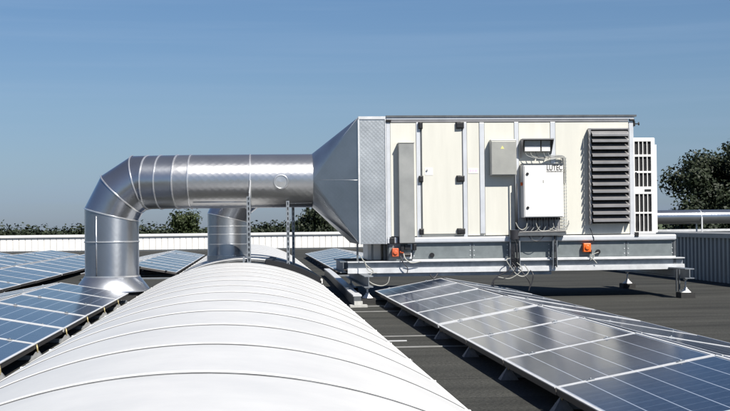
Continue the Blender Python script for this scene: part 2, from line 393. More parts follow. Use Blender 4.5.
# ------------------------------------------------------------------ ducts
def ring_at(P, i, r, n=48):
    """mitred ring at vertex i of polyline P, using one transported frame"""
    d0 = (P[i]-P[i-1]).normalized() if i > 0 else (P[1]-P[0]).normalized()
    d1 = (P[i+1]-P[i]).normalized() if i < len(P)-1 else d0
    nrm = (d0+d1).normalized()
    d = d0
    # frame of the incoming segment: keep world Y projected
    ref = Vector((0, 1, 0)); x = (ref-d*ref.dot(d)).normalized(); y = d.cross(x)
    out = []
    for k in range(n):
        a = 2*PI*k/n; o = P[i]+(x*math.cos(a)+y*math.sin(a))*r
        t = (P[i]-o).dot(nrm)/d.dot(nrm); out.append(o+d*t)
    return out
def duct_segments(P, r, root, mats, names, seam=0.012, seam_r=0.012, n=56, seams=None):
    P = [Vector(p) for p in P]; rings = [ring_at(P, i, r, n) for i in range(len(P))]
    s = 0
    for i in range(len(P)-1):
        m = MB(); bm = m.bm; L = (P[i+1]-P[i]).length
        A = [bm.verts.new(p) for p in rings[i]]; B = [bm.verts.new(p) for p in rings[i+1]]
        for k in range(n):
            f = bm.faces.new([A[k], A[(k+1) % n], B[(k+1) % n], B[k]]); f.smooth = True
            u0 = k/n*2*PI*r; u1 = (k+1)/n*2*PI*r
            for l, uv in zip(f.loops, ((s, u0), (s, u1), (s+L, u1), (s+L, u0))): l[m.uv].uv = uv
        m.build(names[i], mats[i], root)
        s += L
    # swaged seams
    for i in range(1, len(P)-1):
        if seams and not seams[i]: continue
        c = P[i]; m = MB(); bm = m.bm
        d = ((P[i]-P[i-1]).normalized()+(P[i+1]-P[i]).normalized()).normalized()
        prof = [(-seam, 0), (-seam*0.6, seam_r), (seam*0.6, seam_r), (seam, 0)]
        RR = []
        for a, h in prof:
            RR.append([bm.verts.new(p+d*a+(p-c).normalized()*h) for p in rings[i]])
        for A, B in zip(RR, RR[1:]):
            for k in range(n):
                f = bm.faces.new([A[k], A[(k+1) % n], B[(k+1) % n], B[k]]); f.smooth = True
        m.build('seam', seam_m, root)
    return rings
GZ = -0.0695      # roof level before the units are scaled about the camera (they stand on pads)
DZ = 1.805; DR = 0.428; DY = 20.2
main = thing('air_duct', 'large shiny round duct elbowing from the unit down to the roof', 'duct', (0, 0, 0))
# from the roof up and then right; the run swings slightly back at the elbow
P = [(-2.26, 20.50, 0.30), (-2.26, 20.50, 0.86), (-2.26, 20.50, 1.30), (-2.09, 20.47, 1.62), (-1.80, 20.43, DZ),
     (-1.66, 20.39, DZ), (-1.45, 20.33, DZ), (-1.18, 20.27, DZ), (-0.97, 20.225, DZ), (-0.04, 20.2, DZ), (0.945, 20.2, DZ)]
names = ['duct_section', 'duct_section', 'elbow_gore', 'elbow_gore', 'elbow_gore', 'duct_section', 'duct_section', 'duct_section', 'duct_section', 'duct_section']
mats = [duct_plain]*2+[gore_m]*3+[duct_plain, duct_plain, duct_m, duct_m, duct_m]
duct_segments(P, DR, main, mats, names)
# longitudinal lock seam on the upright
m = MB(); a = math.radians(-118)
cx, cy = -2.26+DR*math.cos(a), 20.50+DR*math.sin(a)
m.tube([(cx, cy, 0.3), (cx, cy, 1.27)], 0.009, 6); m.build('lock_seam', seam_m, main)
# lock seams on the horizontal run
for x0, x1, ang in ((-0.94, -0.05, 232), (-0.03, 0.93, 238)):
    m = MB(); aa = math.radians(ang); yy = 20.2+(0.05 if x1 < -0.9 else 0)
    m.tube([(x0, yy+DR*math.cos(aa)+(0.12 if x1 < -0.9 else 0.012), DZ+DR*math.sin(aa)*1.0), (x1, 20.2+DR*math.cos(aa), DZ+DR*math.sin(aa))], 0.005, 6); m.build('lock_seam', seam_m, main)
# flared weather skirt and kerb
m = MB(); n = 56; bm = m.bm
for (r0, z0), (r1, z1) in (((DR+0.012, 0.305), (0.60, 0.10)), ((0.60, 0.10), (0.605, 0.07))):
    for k in range(n):
        a0 = 2*PI*k/n; a1 = 2*PI*(k+1)/n
        f = m.face([(-2.26+r0*math.cos(a0), 20.5+r0*math.sin(a0), z0), (-2.26+r0*math.cos(a1), 20.5+r0*math.sin(a1), z0),
                (-2.26+r1*math.cos(a1), 20.5+r1*math.sin(a1), z1), (-2.26+r1*math.cos(a0), 20.5+r1*math.sin(a0), z1)])
        f.smooth = True
bmesh.ops.remove_doubles(bm, verts=bm.verts, dist=1e-5)
m.build('weather_skirt', duct_plain, main)
m = MB(); m.tube([(-2.26, 20.5, GZ), (-2.26, 20.5, 0.09)], 0.56, 40); m.build('kerb', rubber, main)
m = MB(); m.tube([(-2.26, 20.5, 0.30), (-2.26, 20.5, 0.322)], DR+0.016, 56, cap=False); m.build('clamp_ring', seam_m, main)
# inspection hatch on the horizontal run
th = math.radians(186)       # slightly above mid height on the front
hx = 0.44; cen = Vector((hx, 20.2+DR*math.cos(math.radians(180)), DZ)); 
m = MB()
def cyl_pt(u, v, h=0.0):
    a = v/DR; return (hx+u, 20.2-(DR+h)*math.cos(a), DZ+(DR+h)*math.sin(a))
for k in range(40):
    a0 = 2*PI*k/40; a1 = 2*PI*(k+1)/40
    for (r0, h0), (r1, h1) in (((0.118, 0.001), (0.112, 0.014)), ((0.112, 0.014), (0.098, 0.014)), ((0.098, 0.014), (0.092, 0.006))):
        m.face([cyl_pt(r0*math.cos(a0), r0*math.sin(a0)-0.03, h0), cyl_pt(r0*math.cos(a1), r0*math.sin(a1)-0.03, h0), cyl_pt(r1*math.cos(a1), r1*math.sin(a1)-0.03, h1), cyl_pt(r1*math.cos(a0), r1*math.sin(a0)-0.03, h1)])
    m.face([cyl_pt(0.092*math.cos(a0), 0.092*math.sin(a0)-0.03, 0.006), cyl_pt(0.092*math.cos(a1), 0.092*math.sin(a1)-0.03, 0.006), cyl_pt(0, -0.03, 0.006)])
m.build('inspection_hatch', hatch_m, main)
# suspension strap on the seam
m = MB()
pts = []
for k in range(15):
    a = math.radians(180+k*90/14+0); pts.append((-0.04, 20.2+(DR+0.02)*math.cos(a), DZ+(DR+0.02)*math.sin(a)))
m.tube(pts, 0.011, 6); m.tube([(-0.04, 20.2-DR-0.02, DZ-0.0), (-0.055, 20.2-DR-0.03, DZ-0.2), (-0.065, 20.2-DR-0.02, DZ-0.40)], 0.010, 6)
m.build('strap', flange, main)
# square-to-round transition
X0, X1 = 1.625, 2.045; YF, YB = 19.25, 21.15; ZB, ZT = 0.79, 2.745
m = MB(); n = 48
circ = [Vector((0.945, 20.2+DR*math.sin(2*PI*k/n), DZ+DR*math.cos(2*PI*k/n))) for k in range(n+1)]
cor = [Vector((X0, YB, ZT)), Vector((X0, YB, ZB)), Vector((X0, YF, ZB)), Vector((X0, YF, ZT))]
q = n//4
def tri(*p):
    return m.face(p, [(v.x*1.2+v.y*0.3, v.z) for v in p])
# k: 0 top, q back(+y), 2q bottom, 3q front
for ci, k0 in ((0, 0), (1, q), (2, 2*q), (3, 3*q)):
    for k in range(k0, k0+q): tri(circ[k], circ[k+1], cor[ci])
tri(cor[3], cor[0], circ[0]); tri(cor[0], cor[1], circ[q]); tri(cor[1], cor[2], circ[2*q]); tri(cor[2], cor[3], circ[3*q])
bmesh.ops.remove_doubles(m.bm, verts=m.bm.verts, dist=1e-5)
m.build('transition', trans_m, main)
m = MB(); 
m.tube([circ[3*q]+Vector((0.01, -0.004, 0)), (X0, YF-0.004, DZ-0.03)], 0.003, 6)
for c in cor: m.tube([Vector(c)+Vector((-0.003, 0, 0)), (0.955, 20.2+(c.y-20.2)*0.0+(DR*0.98 if c.y > 20.2 else -DR*0.98)*0.98, DZ+(0.10 if c.z > DZ else -0.10))], 0.0025, 6)
m.build('fold', seam_m, main)
bx('plenum', zinc_m, main, X0, X1, YF, YB, ZB, ZT, 0.004)
m = MB(); m.box(X0-0.004, X1+0.01, YF-0.012, YF+0.02, ZT-0.035, ZT+0.008); m.box(X0-0.012, X0+0.012, YF-0.01, YF+0.02, ZB, ZT-0.036); m.box(X1-0.015, X1+0.002, YF-0.012, YF+0.02, ZB, ZT-0.036)
m.build('corner_angle', flange, main)
m = MB()
for x, y in ((1.60, 19.40),): m.box(x-0.014, x+0.014, y-0.014, y+0.014, 0.50, 0.80)
for x in (1.84, 2.03): m.box(x-0.016, x+0.016, 19.5, 19.54, 0.50, 0.79)
m.build('support_leg', darkmetal, main)
m = MB(); m.box(1.79, 2.00, 19.75, 20.6, 0.53, 0.788); m.build('insulation_block', white, main, 0.01)
rebase(main, (-2.26, 20.5, 0))

sec = thing('air_duct', 'second smaller round duct rising behind the slotted post', 'duct', (0, 0, 0))
sx, sy, sr = -0.42, 20.56, 0.318
P = [(sx, sy, 0.40), (sx, sy, 0.62), (sx, sy, 0.80), (sx, sy, 0.96), (sx, sy, 1.09), (sx, sy, 1.23), (sx+0.14, sy, 1.51), (sx+0.42, sy, 1.72),
     (sx+0.8, sy, 1.75), (3.2, sy, 1.75), (3.5, sy-0.12, 1.75), (3.62, sy-0.35, 1.75), (3.62, 19.87, 1.75)]
duct_segments(P, sr, sec, [duct_plain]*5+[gore_m]*3+[duct_plain]*4, ['duct_section']*5+['elbow_gore']*3+['duct_section']+['elbow_gore']*2+['duct_section'], 0.006, 0.003, 44)
m = MB(); m.tube([(sx, sy, 0.40), (sx, sy, 0.62)], sr+0.012, 40, cap=False); m.build('collar', duct_plain, sec)
rebase(sec, (sx, sy, 0.38))

def slotted_post(label, x, y, z0, z1, w=0.03, horiz=None):
    t = thing('slotted_post', label, 'post', (x, y, z0), 'slotted steel posts under the big duct')
    m = MB(); H = z1-z0
    # C-channel with slots in the face
    m.box(-w, -w+0.004, -w, w, 0, H); m.box(w-0.004, w, -w, w, 0, H)
    m.box(-w+0.004, -w*0.33, -w, -w+0.004, 0, H); m.box(w*0.33, w-0.004, -w, -w+0.004, 0, H)
    z = 0
    while z < H:
        m.box(-w*0.33, w*0.33, -w, -w+0.004, z, min(H, z+0.03)); z += 0.075
    m.build('channel', galv_beam, t)
    m = MB(); m.box(-w+0.006, w-0.006, -w+0.02, -w+0.024, 0, H); m.build('channel_back', darkmetal, t)
    m = MB(); m.box(-0.06, 0.06, -0.06, 0.06, -0.012, -0.002); m.build('base_plate', flange, t)
slotted_post('slotted steel post at the duct strap, nearest the upright duct', -0.0658, 18.537, 0.0143, 1.523, 0.0282)  # post positions and widths here are already scaled about the camera
slotted_post('slotted steel post under the duct, left one of the close pair', 0.5123, 18.706, 0.0143, 1.457, 0.0226)
slotted_post('slotted steel post under the duct, right one of the close pair', 0.6091, 19.27, 0.0143, 1.373, 0.0207)

# ------------------------------------------------------------------ air handling unit
U = thing('air_handling_unit', 'large cream panelled ventilation unit on the steel frame', 'ventilation unit')
F = 19.25; B = 21.15  # front details of the unit converted from image pixels onto this plane
bx('casing', cream, U, 2.052, 5.938, F+0.02, B, 0.90, 2.66)
segs = [(2.114, 2.508), (3.304, 3.492), (3.579, 4.042), (4.118, 4.612), (4.698, 5.862)]
for a, b_ in segs: bx('wall_panel', cream, U, a, b_, F+0.002, F+0.018, 0.905, 2.655, 0.004)
for i, (a, b_) in enumerate([(2.05, 2.11), (2.512, 2.575), (3.238, 3.30), (3.496, 3.575), (4.046, 4.114), (4.616, 4.694), (5.866, 5.94)]):
    if i == 3:
        m = MB(); m.prism([(a, 0), (b_, 0), (b_, 0.01), (a+(b_-a)*.75, -0.012), (a+(b_-a)*.25, -0.012), (a, 0.01)][2:]+[(a, 0.02), (b_, 0.02)], 'z', 0, 1)
        m = MB(); m.box(a, b_, F-0.012, F+0.015, 0.93, 2.655); m.build('mullion', silver, U, 0.012)
    else: bx('mullion', silver, U, a, b_, F-0.006, F+0.016, 0.892, 2.66, 0.006)
# door
D = bx('access_door', cream, U, 2.600, 3.222, F-0.008, F+0.016, 0.935, 2.648, 0.006)
D.location = (0, 0, 0)
for z0, z1 in ((2.555, 2.665), (1.735, 1.835), (0.925, 1.02)):
    m = MB(); m.box(2.545, 2.612, F-0.045, F-0.009, z0, z1); m.box(2.555, 2.60, F-0.055, F-0.045, z0+0.01, z1-0.01); m.build('hinge', black, D, 0.006)
    m = MB(); m.box(3.13, 3.195, F-0.045, F-0.009, z0, z1); m.box(3.20, 3.255, F-0.04, F-0.009, z0+0.004, z1-0.004); m.box(3.14, 3.24, F-0.055, F-0.046, z0+0.015, z1-0.015); m.build('hinge', black, D, 0.006)
m = MB(); m.box(2.586, 2.598, F-0.004, F+0.012, 0.93, 2.65); m.box(3.224, 3.236, F-0.004, F+0.012, 0.93, 2.65); m.build('door_gap', darkmetal, U)
lp = bx('lock_plate', white, D, 2.645, 2.765, F-0.012, F-0.0085, 1.845, 1.955)
m = MB(); m.tube([(2.675, F-0.03, 1.92), (2.675, F-0.012, 1.92)], 0.014, 12); m.build('lock', greybox, lp)
lb = bx('notice', white, U, 3.322, 3.475, F-0.003, F+0.001, 1.865, 1.945)
m = MB()
for i, (a, b_) in enumerate(((0.014, 0.05), (0.058, 0.085), (0.098, 0.135))):
    m.box(3.322+a, 3.322+b_, F-0.0045, F-0.0032, 1.892, 1.925)
m.build('print', pink, lb)
# top rail
m = MB(); m.prism([(F-0.03, 2.735), (F-0.03, 2.765), (B+0.03, 2.765), (B+0.03, 2.735)], 'x', 2.05, 5.985); m.build('roof_edge', darkmetal, U)
m = MB(); m.box(2.054, 5.945, F-0.016, F+0.018, 2.700, 2.734); m.build('top_rail', silver, U, 0.004)
m = MB(); m.box(2.116, 5.860, F-0.008, F+0.017, 2.662, 2.697); m.build('grey_rail', louvergrey, U)  # recessed grey strip below the top rail
m = MB(); m.box(2.045, 2.125, F-0.03, F+0.02, 2.665, 2.705); m.build('corner_block', black, U, 0.005)
m = MB(); m.box(5.875, 5.955, F-0.03, F+0.02, 2.665, 2.70); m.build('corner_block', black, U, 0.005)
m = MB(); m.box(2.085, 2.155, F-0.05, F-0.008, 0.80, 0.885); m.build('corner_block', black, U, 0.005)
m = MB(); m.box(5.92, 5.985, F-0.07, F-0.045, 0.86, 0.93); m.build('corner_block', black, U, 0.005)
m = MB(); m.box(5.943, 5.965, F-0.02, F+0.05, 2.585, 2.665); m.box(5.965, 6.04, F, F+0.02, 2.615, 2.632); m.tube([(6.03, F+0.01, 2.60), (6.03, F+0.01, 2.65)], 0.012, 8); m.build('lifting_bracket', black, U)
# base rail and base panels
m = MB(); m.box(2.43, 6.59, F-0.055, F+0.015, 0.800, 0.888); m.build('base_rail', silver, U, 0.02)
m = MB(); m.box(2.05, 2.085, F-0.03, F+0.015, 0.80, 0.888); m.box(2.16, 2.20, F-0.03, F+0.015, 0.80, 0.888); m.build('base_rail', silver, U, 0.004)
xs = [2.43, 3.365, 3.945, 4.60, 5.80, 6.565]
for a, b_ in zip(xs, xs[1:]):
    p = bx('base_panel', galv_flat, U, a+0.006, b_-0.006, F, F+0.012, 0.555, 0.795)
    m = MB()
    for x in (a+0.03, b_-0.03):
        for z in (0.60, 0.675, 0.755): m.tube([(x, F-0.006, z), (x, F, z)], 0.009, 8)
    m.build('rivets', flange, p)
bx('base_panel', galv_flat, U, 2.075, 2.42, F+0.004, F+0.014, 0.535, 0.795)
bx('base_infill', darkmetal, U, 2.06, 6.56, F+0.02, B, 0.53, 0.895)
m = MB()
for x in xs[1:5]: m.box(x-0.007, x+0.007, F-0.006, F+0.004, 0.555, 0.795)
m.build('panel_joint', darkmetal, U)
bx('lower_lip', flange, U, 2.43, 6.58, F-0.03, F+0.016, 0.528, 0.550)
m = MB(); m.box(6.55, 6.59, F-0.02, F+0.02, 0.33, 0.79); m.build('end_post', darkmetal, U)
# black drain openings
for x, z in ((2.735, 0.61), (5.345, 0.628)):
    m = MB(); m.tube([(x, F-0.03, z), (x, F-0.001, z)], [0.037, 0.037], 16); m.tube([(x, F-0.033, z), (x, F-0.0305, z)], 0.026, 14); m.build('drain_pipe', black, U)
# isolator boxes
m = MB(); m.box(5.097, 5.217, F-0.09, F-0.002, 0.628, 0.765); m.tube([(5.157, F-0.11, 0.70), (5.157, F-0.088, 0.70)], 0.04, 8); o = m.build('isolator_switch', orange, U, 0.02)
m = MB(); m.box(5.205, 5.23, F-0.08, F-0.02, 0.60, 0.66); m.build('cable_gland', black, o)
m = MB(); m.box(2.115, 2.215, F-0.08, F-0.004, 0.595, 0.725); m.tube([(2.165, F-0.10, 0.66), (2.165, F-0.078, 0.66)], 0.035, 10); o = m.build('isolator_switch', redor, U, 0.01)
m = MB(); m.tube([(2.235, F-0.06, 0.665), (2.29, F-0.06, 0.655)], 0.018, 8); m.build('cable_gland', redor, o)
m = MB(); m.box(2.25, 2.30, F-0.08, F-0.01, 0.665, 0.775); m.box(2.31, 2.40, F-0.07, F-0.01, 0.70, 0.775); m.box(2.44, 2.49, F-0.08, F-0.01, 0.69, 0.78); m.tube([(2.29, F-0.05, 0.62), (2.40, F-0.05, 0.62)], 0.03, 10); m.build('valve', black, U, 0.004)
m = MB(); m.box(2.36, 2.43, F-0.03, F-0.002, 0.70, 0.79); m.box(2.28, 2.42, F-0.04, F-0.012, 0.56, 0.65); m.build('valve_bracket', flange, U)
# tall narrow steel box
t_ = bx('duct_box', steelbox, U, 2.225, 2.462, F-0.125, F-0.006, 0.80, 2.325, 0.008)
bx('lid', steelbox, t_, 2.219, 2.468, F-0.132, F-0.006, 2.327, 2.342)
# terminal box
tb = bx('terminal_box', greybox, U, 3.648, 4.052, F-0.135, F-0.008, 1.825, 2.380, 0.01)
bx('lid', greybox, tb, 3.66, 4.04, F-0.144, F-0.1355, 1.838, 2.352, 0.006)
m = MB(); m.prism([(3.80, 2.235), (3.86, 2.235), (3.83, 2.285)], 'y', F-0.1455, F-0.1442); m.build('warning_triangle', yellow, tb)
# hood with sockets
m = MB(); m.box(4.142, 4.628, F-0.20, F-0.008, 2.372, 2.390); m.prism([(F-0.20, 2.370), (F-0.008, 2.370), (F-0.008, 2.10), (F-0.03, 2.10)], 'x', 4.142, 4.150); m.prism([(F-0.20, 2.370), (F-0.008, 2.370), (F-0.008, 2.16), (F-0.03, 2.16)], 'x', 4.618, 4.626)
hood = m.build('rain_hood', louvergrey, U)
for a, b_ in ((4.185, 4.435), (4.450, 4.590)):
    o = bx('damper_actuator', greybox, U, a, b_, F-0.11, F-0.008, 2.285, 2.365, 0.005)
    bx('cover', whitecab, o, a+0.002, b_-0.004, F-0.112, F-0.010, 2.195, 2.282, 0.005)
# control cabinet
cb = bx('control_cabinet', whitecab, U, 4.135, 4.755, F-0.235, F-0.010, 1.172, 1.990, 0.006)
dr = bx('door', whitecab, cb, 4.148, 4.742, F-0.246, F-0.2365, 1.184, 1.968, 0.004)
bx('rain_lip', darkmetal, cb, 4.128, 4.762, F-0.25, F-0.010, 1.992, 2.002)
m = MB()
for z in (1.842, 1.322): m.tube([(4.192, F-0.258, z), (4.192, F-0.247, z)], 0.022, 14)
m.build('lock', black, dr)
m = MB(); m.box(4.432, 4.446, F-0.2475, F-0.2465, 1.70, 1.745); m.build('marking', greybox, dr)
m = MB(); m.tube([(4.105, F-0.15, 1.69), (4.134, F-0.15, 1.69)], 0.028, 10); m.build('main_switch', orange, cb, 0.004)
def text(name, body, size, loc, mat, parent, width=None, bold=0.0):
    cu = bpy.data.curves.new(name, 'FONT'); cu.body = body; cu.size = size; cu.extrude = 0.0006; cu.offset = bold
    o = bpy.data.objects.new(name, cu); COL.objects.link(o)
    dg = bpy.context.evaluated_depsgraph_get(); me = bpy.data.meshes.new_from_object(o.evaluated_get(dg))
    bpy.data.objects.remove(o)
    xs = [v.co.x for v in me.vertices]; k = (width/(max(xs)-min(xs))) if width else 1
    for v in me.vertices: v.co = (v.co.x*k, -v.co.z, v.co.y)
    me.materials.clear(); me.materials.append(mat)
    o = bpy.data.objects.new(name, me); COL.objects.link(o); o.location = loc; o.parent = parent
    return o
text('lettering', 'LUTEC', 0.118, (4.490, F-0.2475, 1.895), ink, dr, 0.245, 0.002)
m = MB()
x = 4.492
for wd in (0.012, 0.022, 0.016, 0.03, 0.014, 0.026, 0.02, 0.016, 0.024, 0.012):
    m.box(x, x+wd, F-0.2478, F-0.2466, 1.868, 1.882); x += wd+0.006
m.build('small_print', ink, dr)
# glands and cables beneath the cabinet
gl = MB()
for k in range(13): gl.tube([(4.20+k*0.043, F-0.12, 1.168), (4.20+k*0.043, F-0.12, 1.135)], 0.014, 8)
gl.build('cable_glands', black, cb)
for k in range(12):
    x = 4.20+k*0.043
    m = MB(); xe = 4.05+k*0.058+random.uniform(-.03, .03)
    dp = random.uniform(0.02, 0.10)
    m.tube([(x, F-0.12, 1.135), (x+0.003, F-0.12, 1.06-dp*0.3), ((x+xe)/2, F-0.11, 0.985-dp*0.5), (xe, F-0.09, 0.96), (xe+0.01, F-0.08, 0.93)], 0.0085, 6)
    m.build('cable', (cableb, cableg, cablew)[(0, 1, 0, 1, 0, 2, 0, 1, 0, 1, 0, 2)[k]], U)
def loop(pts, r, mat, name='cable', par=None):
    V_ = [Vector(p) for p in pts]; out = []
    for i in range(len(V_)-1):
        p0 = V_[max(0, i-1)]; p1 = V_[i]; p2 = V_[i+1]; p3 = V_[min(len(V_)-1, i+2)]
        for k in range(6):
            t = k/6; out.append(0.5*((2*p1)+(p2-p0)*t+(2*p0-5*p1+4*p2-p3)*t*t+(3*p1-p0-3*p2+p3)*t**3))
    out.append(V_[-1]); m = MB(); m.tube(out, r*0.75, 7); return m.build(name, mat, par or U)
yc = F-0.16
loop([(4.02, yc, 1.10), (4.06, yc, 1.02), (4.12, yc, 0.985), (4.18, yc, 1.02), (4.20, yc, 1.10)], 0.010, cablew)
loop([(4.33, yc, 1.12), (4.36, yc, 1.02), (4.42, yc, 0.965), (4.55, yc, 0.975), (4.62, yc, 1.03)], 0.009, cablew)
loop([(4.23, yc, 0.93), (4.28, yc, 0.865), (4.34, yc, 0.85), (4.41, yc, 0.88), (4.44, yc, 0.95)], 0.008, cablew)
loop([(4.20, yc, 0.93), (4.26, yc, 0.84), (4.36, yc, 0.81), (4.45, yc, 0.87), (4.48, yc, 0.95)], 0.007, cableb)
loop([(4.60, yc, 1.12), (4.63, yc, 1.0), (4.74, yc, 0.98), (4.83, yc, 1.04), (4.85, yc, 1.12)], 0.008, cableg)
loop([(4.55, yc, 1.0), (4.7, yc, 0.955), (4.80, yc, 0.98), (4.86, yc, 1.08)], 0.007, cablew)
# cables from the actuators over to the right tray
for k, (sx_, ex) in enumerate(((4.20, 4.79), (4.28, 4.81), (4.36, 4.80), (4.48, 4.82), (4.55, 4.835))):
    loop([(sx_, F-0.09, 2.19), (sx_+0.03, F-0.09, 2.13-k*0.006), (4.40+k*0.04, F-0.08, 2.085+k*0.010), (4.62, F-0.06, 2.07+0.016*k), (ex-0.03, F-0.05, 2.10+k*0.006), (ex, F-0.05, 2.02), (ex, F-0.05, 1.7)], 0.007, (cableg, cablew, cableb, cableg, cableg)[k])
# wire basket tray right of the cabinet
m = MB()
for x in (4.772, 4.797, 4.822, 4.848): m.tube([(x, F-0.03, 0.97), (x, F-0.03, 2.10)], 0.0035, 5)
z = 0.99
while z < 2.1:
    m.tube([(4.770, F-0.06, z), (4.770, F-0.034, z), (4.850, F-0.034, z), (4.850, F-0.06, z)], 0.0035, 5); z += 0.05
m.build('wire_tray', galv_beam, U)
# horizontal tray under the cabinet
m = MB(); m.box(4.02, 4.80, F-0.20, F-0.194, 0.892, 0.94); m.box(4.02, 4.80, F-0.194, F-0.04, 0.892, 0.896)
m.build('cable_tray', darkmetal, U)
m = MB()
for k in range(7):
    yy = F-0.18+0.02*k
    m.tube(bez((4.03, yy, 0.945+0.006*(k % 3)), (4.80, yy, 0.945+0.008*((k+1) % 3)), 0.0, 4), 0.010, 6)
m.build('cable_bundle', cableb, U)
bx('gland_plate', louvergrey, U, 4.10, 4.74, F-0.04, F-0.009, 0.95, 1.165)
# cable ladders down to the frame
def ladder(x0, x1, z0, z1, y):
    t = MB(); t.box(x0, x0+0.014, y-0.05, y, z0, z1); t.box(x1-0.014, x1, y-0.05, y, z0, z1)
    z = z0+0.02
    while z < z1: t.box(x0+0.014, x1-0.014, y-0.045, y-0.035, z, z+0.018); z += 0.11
    o = t.build('cable_ladder', galv_beam, U)
    m = MB(); n = max(2, int((x1-x0)/0.025))
    for k in range(n):
        x = x0+0.024+k*(x1-x0-0.046)/(n-1)
        m.tube([(x, y-0.058, z0+0.02), (x+random.uniform(-.006, .006), y-0.062, (z0+z1)/2), (x, y-0.058, z1)], 0.009, 6)
    m.build('cable_bundle', cableb, o)
ladder(3.93, 4.09, 0.40, 0.98, F-0.09); ladder(4.60, 4.672, 0.40, 0.93, F-0.09)
m = MB(); m.tube([(4.01, F-0.13, 0.985), (4.01, F-0.13, 0.84)], [0.085, 0.075], 12); m.build('cable_boot', cableb, U)
m = MB(); m.tube([(4.03, F-0.13, 1.95), (4.03, F-0.13, 0.99)], 0.012, 8); m.build('conduit', darkmetal, U)
m = MB(); m.tube([(4.055, F-0.11, 1.70), (4.055, F-0.11, 0.99)], 0.009, 8); m.build('conduit', cableb, U)
# cables hanging under the frame beam at mid width
for pts, r, mt in (
    ([(3.93, F-0.15, 0.55), (3.86, F-0.2, 0.52), (3.95, F-0.2, 0.38), (4.02, F-0.2, 0.30), (4.12, F-0.2, 0.27), (4.2, F-0.2, 0.34), (4.14, F-0.18, 0.45)], 0.010, cablew),
    ([(3.96, F-0.15, 0.48), (4.0, F-0.2, 0.40), (3.93, F-0.2, 0.30), (3.80, F-0.2, 0.24), (3.68, F-0.2, 0.24), (3.62, F-0.2, 0.14)], 0.012, cableb),
    ([(3.98, F-0.15, 0.46), (3.88, F-0.2, 0.36), (3.76, F-0.2, 0.30), (3.66, F-0.2, 0.22), (3.66, F-0.2, 0.10)], 0.014, cableb),
    ([(4.03, F-0.15, 0.48), (4.10, F-0.2, 0.40), (4.05, F-0.2, 0.32), (3.9, F-0.2, 0.24), (3.72, F-0.2, 0.27)], 0.009, cablew),
    ([(4.24, F-0.15, 0.36), (4.27, F-0.2, 0.30), (4.26, F-0.2, 0.2), (4.22, F-0.2, 0.1)], 0.012, cableb),
    ([(4.05, F-0.15, 0.40), (4.15, F-0.2, 0.28), (4.22, F-0.2, 0.16), (4.2, F-0.2, 0.05)], 0.012, cableb),
    ([(5.34, F-0.05, 0.62), (5.27, F-0.09, 0.60), (5.20, F-0.09, 0.55), (5.26, F-0.09, 0.50), (5.30, F-0.1, 0.45)], 0.009, cablew),
    ([(5.20, F-0.06, 0.64), (5.26, F-0.09, 0.56), (5.20, F-0.09, 0.50)], 0.007, cablew),
    ([(2.29, F-0.08, 0.64), (2.31, F-0.14, 0.56), (2.40, F-0.14, 0.50), (2.55, F-0.13, 0.52)], 0.012, cablew),
    ([(2.24, F-0.08, 0.60), (2.28, F-0.14, 0.50), (2.34, F-0.14, 0.42), (2.33, F-0.15, 0.34)], 0.010, cableb),
    ([(1.62, F-0.1, 0.62), (1.70, F-0.25, 0.48), (1.80, F-0.25, 0.38), (1.72, F-0.25, 0.28), (1.78, F-0.25, 0.2), (1.92, F-0.25, 0.16), (2.02, F-0.25, 0.2), (2.05, F-0.25, 0.30)], 0.010, cablew),
    ([(1.66, 18.9, 0.55), (1.72, 18.9, 0.40), (1.85, 18.9, 0.36)], 0.009, cablew),
    ([(2.68, F-0.16, 0.32), (2.73, F-0.2, 0.26), (2.80, F-0.16, 0.33)], 0.012, cableb),
    ([(5.22, F-0.02, 1.0), (5.25, F-0.06, 0.90), (5.27, F-0.06, 0.82), (5.24, F-0.05, 0.76)], 0.008, cableb)):
    loop(pts, r, mt)
# louvre
lx0, lx1, lz0, lz1 = 5.205, 5.845, 1.06, 2.550
lf = MB()
lf.box(lx0, lx0+0.03, F-0.10, F-0.008, lz0, lz1); lf.box(lx1-0.02, lx1, F-0.10, F-0.008, lz0, lz1); lf.box(lx0+0.03, lx1-0.02, F-0.10, F-0.008, lz1-0.02, lz1)
lf = lf.build('louvre', louvergrey, U)
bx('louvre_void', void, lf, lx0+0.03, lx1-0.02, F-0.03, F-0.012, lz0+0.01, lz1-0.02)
nb = 13; pz = (lz1-lz0-0.03)/nb
for k in range(nb):
    zt = lz1-0.02-k*pz
    y0_, y1_ = F-0.045, F-0.165
    m = MB(); hgt = 0.075 if k else 0.095
    m.prism([(y0_, zt), (y0_, zt-0.006), (y1_+0.004, zt-hgt+0.012), (y1_+0.004, zt-hgt-0.012), (y1_, zt-hgt-0.012), (y1_, zt-hgt+0.017)], 'x', lx0+0.034, lx1-0.024)
    m.build('blade', louvergrey, lf)
    m = MB(); m.prism([(F-0.10, zt), (y1_, zt-hgt+0.017), (y1_, zt-hgt-0.012), (F-0.10, zt-hgt-0.03)], 'x', lx0-0.012, lx0-0.002); m.build('blade_end', louvergrey, lf)
rebase(U, (4.0, 19.25, 0.53))

